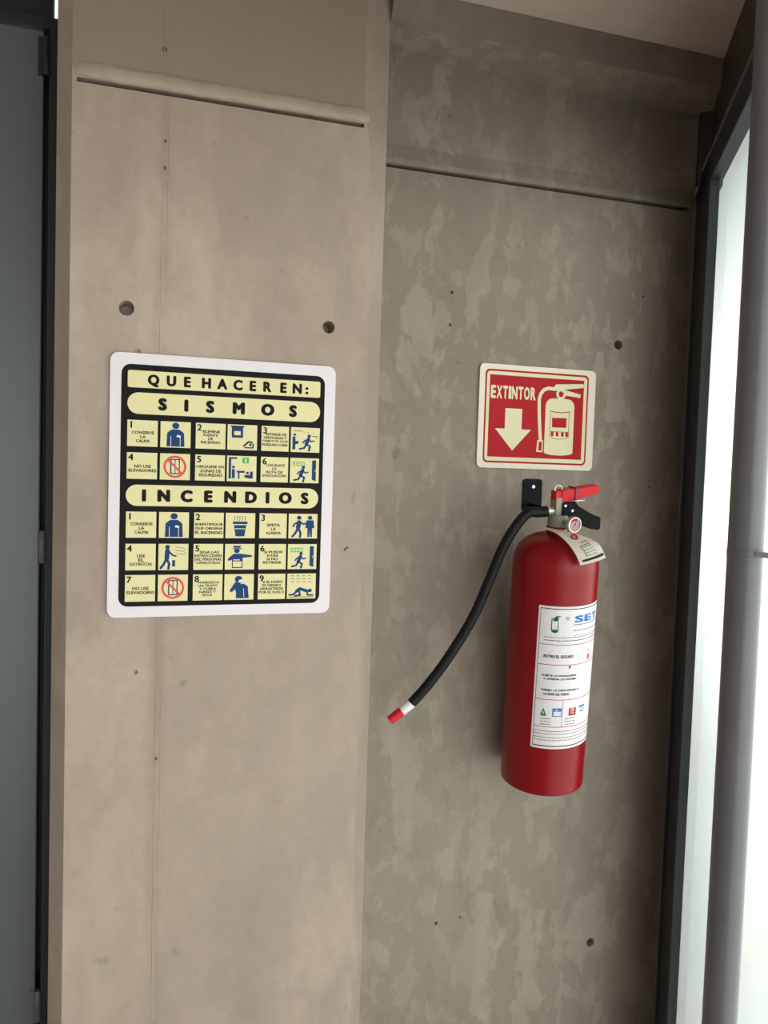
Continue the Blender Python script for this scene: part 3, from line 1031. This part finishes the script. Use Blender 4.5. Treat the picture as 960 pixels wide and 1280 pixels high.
# hose, ribbed rubber hanging to the left
hp = [(.7230, -.1440, 1.4375), (.7080, -.1440, 1.4365), (.6888, -.142, 1.4289), (.6688, -.138, 1.4072), (.6466, -.132, 1.3656), (.6260, -.123, 1.3048), (.6023, -.113, 1.2392), (.5631, -.103, 1.1681), (.5288, -.097, 1.1195), (.5000, -.092, 1.0855)]
hp = [EI @ Vector(q) for q in hp]
hp[0] = Vector((-.0245, 0, .5100)); hp[1] = Vector((-.040, 0, .5085))
path = catmull(hp, 14)
bm = nb()
tube(bm, path, .0092, 14, [.0100 if i < 8 else (.0088 + .0005 * (i % 2)) for i in range(len(path))])
obj('hose', bm, M_rubber, ex, True, 80)
e1 = Vector((.5000, -.092, 1.0855)); e2 = Vector((.4826, -.0905, 1.0718)); e3 = Vector((.4608, -.0890, 1.0560))
bm = nb(); tube(bm, [EI @ (e1 + (e1 - e2) * .15), EI @ e2], .0086, 16)
obj('ferrule', bm, M_paper, ex, True, 40)
bm = nb()
d3 = (e3 - e2)
tube(bm, [EI @ e2, EI @ (e2 + d3 * .1), EI @ (e2 + d3 * .98), EI @ e3, EI @ e3, EI @ (e3 - d3 * .4)], .008, 16, [.0082, .0086, .0080, .0074, .0052, .0046])
obj('nozzle', bm, M_redpl, ex, True, 40)

# ---- label wrapped on the cylinder: built flat in (s, v) metres and bent
TH0, TH1 = R(-47), R(84)
SW = RB * (TH1 - TH0)
LZ0, LZ1 = .0930, .3560
LH = LZ1 - LZ0
def bend(bm, lift):
    k = .004
    while k < SW:
        g = bm.verts[:] + bm.edges[:] + bm.faces[:]
        bmesh.ops.bisect_plane(bm, geom=g, plane_co=(k, 0, 0), plane_no=(1, 0, 0), dist=1e-7)
        k += .004
    for v in bm.verts:
        th = TH0 + v.co.x / RB
        r = RB + lift - v.co.y
        v.co = Vector((r * math.sin(th), -r * math.cos(th), LZ0 + v.co.z))
def wrap(name, polys, lift, m, parent):
    bm = nb()
    for q in polys:
        bm.faces.new([bm.verts.new((u, 0, v)) for u, v in q])
    bend(bm, lift)
    return obj(name, bm, m, parent)
def rect(u0, u1, v0, v1):
    return [(u0, v0), (u1, v0), (u1, v1), (u0, v1)]
lab = wrap('label', [rrect(0, SW, 0, LH, .002, 3)], .0004, M_paper, ex)
lab['label'] = 'white printed label wrapped round the cylinder'
V = lambda y: (907.5 - y) / 175.5 * LH      # fraction down the label
def U(dx):                                    # photograph offset from the bottle's centre, as length along the wrap
    return RB * (math.asin(max(-1, min(1, dx / 54))) + R(-29.5) - TH0)
b0, b1 = .0035, SW - .0035
wrap('label_border', [rect(b0, b1, V(735.5), V(735.5) + .0014), rect(b0, b1, V(904.5), V(904.5) + .0016), rect(b0, b0 + .0007, V(904.5), V(735.5))], .0007, M_ink, lab)
wrap('label_rules', [rect(b0, b1, V(y), V(y) + .0011) for y in (778.5, 803, 846, 880)] + [rect(U(20), U(20) + .0006, V(880), V(846))], .0007, M_pinkrule, lab)
def wtext(name, items, m, bold=.02):
    bm = nb()
    for s, u0, u1, y0, y1 in items:
        text_fit(bm, s, u0, u1, V(y1), V(y0), 0, bold)
    bend(bm, .0007)
    return obj(name, bm, m, lab)
for k, ch in enumerate('SET'):
    wtext('letter', [(ch, U(27) + .0212 * k, U(27) + .0212 * k + .0195, 743, 751.5)], M_sky, .05)
wtext('instruction_lettering', [('RETIRE EL SEGURO', U(-7), U(29), 790.5, 794), ('SUJETE LA MANGUERA', U(-7.5), U(34), 814.5, 817.6), ('Y OPRIMA LA MANIJA', U(-6), U(34), 818.8, 821.8),
      ('DIRIJA LA DESCARGA A', U(-7), U(38), 832.5, 835.5), ('LA BASE DEL FUEGO', U(-4), U(27), 837, 840)], M_ink, .03)['kind'] = 'stuff'
# lines of print too fine to read
greek = []
def dashes(u0, u1, y, h, lo=.004, hi=.010):
    u = u0
    while u < u1:
        w = random.uniform(lo, hi)
        greek.append(rect(u, min(u + w, u1), V(y), V(y) + h))
        u += w + .0012
dashes(U(27), SW - .012, 754.5, .0016); dashes(U(27), SW - .012, 761.5, .0015); dashes(U(27), SW - .03, 767, .0008, .02, .03)
dashes(U(-8), SW - .012, 769.5, .0012); dashes(U(-8), SW - .012, 773.5, .0016)
for y in (870, 873.5, 877):
    dashes(U(-6), U(7), y, .0014); dashes(U(24), U(36), y, .0014)
for y in (885.5, 889, 893.5, 897):
    dashes(U(-13), SW - .01, y, .0013, .003, .007)
wrap('fine_print', greek, .0007, M_grey, lab)['kind'] = 'stuff'
# small emblem of a green extinguisher, fire-class marks, picture box
g0 = U(4)
wrap('green_emblem', [[(g0 - .004, V(748)), (g0 + .006, V(748)), (g0 + .005, V(745)), (g0 + .002, V(742.5)), (g0 + .001, V(744))], circ(g0 + .0005, V(761.5), .0058, .0032, 16), rect(g0 - .0062, g0 - .0046, V(761), V(746)), rect(g0 + .0052, g0 + .0064, V(761), V(750)), rect(g0 - .003, g0 + .005, V(749.5), V(746)), rect(g0 + .004, g0 + .009, V(744.5), V(743.2))], .0007, M_dkgreen, lab)
bm = nb()
uc, vc = U(19), V(746)
for k in range(20):
    a, b_ = 2 * math.pi * k / 20, 2 * math.pi * (k + 1) / 20
    bm.faces.new([bm.verts.new((uc + r * math.cos(t), 0, vc + r * math.sin(t))) for r, t in ((.0028, a), (.0034, a), (.0034, b_), (.0028, b_))])
text_fit(bm, 'R', uc - .0012, uc + .0012, vc - .0015, vc + .0015, 0, .02)
bend(bm, .0007)
obj('registered_mark', bm, M_grey, lab)
tx = U(-3)
tri = wrap('class_triangle', [[(tx - .0055, V(866)), (tx + .0055, V(866)), (tx, V(856.5))]], .0006, M_dkgreen, lab)
wtext('class_letter', [('A', tx - .0018, tx + .0018, 859.6, 864.6)], M_paper, .02)
wrap('class_picture', [rect(U(8), U(20) - .001, V(866.5), V(856))], .0006, M_sky, lab)
wrap('class_bar', [rect(U(40), U(46.5), V(858.5), V(856))], .0006, M_sky, lab)
wrap('class_picture_inset', [rect(U(9.5), U(18.5), V(865.5), V(860)), [(U(11), V(859)), (U(15), V(859)), (U(13), V(857))]], .0007, M_paper, lab)
wrap('class_square', [rect(U(28), U(36.5), V(866), V(856.5))], .0006, M_redink, lab)
wrap('class_square_marks', [rect(U(30) + .003 * i, U(30) + .002 + .003 * i, V(858.5 + 2.6 * j), V(858.5 + 2.6 * j) + .0022) for i in range(3) for j in range(3)], .0007, M_paper, lab)
wtext('class_letter', [('C', U(42), U(46), 860, 865)], M_sky, .02)
pb = U(44)
wrap('picture_box', [rect(pb - .010, pb - .0095, V(800), V(783)), rect(pb - .010, pb + .020, V(783) - .0004, V(783))], .0007, M_grey, lab)
wrap('picture_red', [rect(pb + .004, pb + .011, V(800), V(793)), circ(pb + .0075, V(789), .002, seg=10)], .0007, M_ringred, lab)
wrap('arrow_mark', [[(U(23.5), V(804)), (U(27), V(804)), (U(25.2), V(808))]], .0007, M_redink, lab)

# ================================================================== INSPECTION TAG over the shoulder
tg = tag(empty('inspection_tag', (.7490, -.18, 1.385)), 'white paper inspection tag draped from the extinguisher neck', 'tag')
TI = Matrix.Translation((-.7490, .18, -1.385))
left = catmull([(.7110, -.1560, 1.4030), (.7190, -.1900, 1.3965), (.7280, -.2120, 1.3820), (.7380, -.2230, 1.3640), (.7455, -.2270, 1.3460)], 6)
right = catmull([(.7180, -.1500, 1.4045), (.7480, -.1800, 1.3990), (.7720, -.1960, 1.3915), (.7960, -.2030, 1.3790), (.8110, -.2010, 1.3560)], 6)
NU = 8
def tagpt(s, w):
    f = s * (len(left) - 1)
    i = min(int(f), len(left) - 2)
    t = f - i
    a = left[i].lerp(left[i + 1], t); b = right[i].lerp(right[i + 1], t)
    p = a.lerp(b, w)
    p.y -= .006 * 4 * w * (1 - w) * min(1, s * 1.5)
    return p
def tag_patch(name, s0, s1, w0, w1, lift, m, parent, ns=10, nw=NU, thick=0):
    bm = nb()
    off = Vector((0, -1, .35)).normalized() * lift
    g = [[bm.verts.new(TI @ (tagpt(s0 + (s1 - s0) * i / ns, w0 + (w1 - w0) * j / nw) + off)) for j in range(nw + 1)] for i in range(ns + 1)]
    for i in range(ns):
        for j in range(nw):
            bm.faces.new((g[i][j], g[i + 1][j], g[i + 1][j + 1], g[i][j + 1]))
    if thick:
        bmesh.ops.solidify(bm, geom=bm.faces[:], thickness=thick)
    return obj(name, bm, m, parent, True)
card = tag_patch('card', 0, 1, 0, 1, 0, M_tagp, tg, 26, NU, .0006)
tag_patch('printed_bar', .90, .945, .10, .95, .0008, M_ink, card, 2, 6)
for s in (.66, .72, .78, .84):
    tag_patch('printed_line', s, s + .012, .30, .72, .0008, M_grey, card, 1, 4)
tag_patch('printed_edge', .62, .86, .29, .305, .0008, M_ink, card, 4, 1)
tag_patch('printed_edge', .62, .632, .29, .74, .0008, M_ink, card, 1, 4)
tag_patch('red_print', .55, .572, .45, .80, .0008, M_pinkrule, card, 1, 4)
# red-rimmed eyelet of the tag
bm = nb()
c0 = tagpt(.42, .52)
for k in range(24):
    pass
lathe(bm, [(.0025, .0), (.0038, .0010), (.0058, .0010), (.0068, .0)], 24, Matrix.Translation(TI @ (c0 + Vector((0, -.0015, .001)))) @ Matrix.Rotation(R(58), 4, 'X') @ Matrix.Scale(1.0, 4))
obj('eyelet', bm, M_redink, card, True)
# wire loop that holds the tag to the neck
bm = nb()
lp = [(.0208 * math.cos(R(a)), .0208 * math.sin(R(a)), .4790) for a in range(0, 361, 15)]
tube(bm, lp, .0008, 6, cap=False)
obj('tag_wire', bm, M_steel, ex, True)
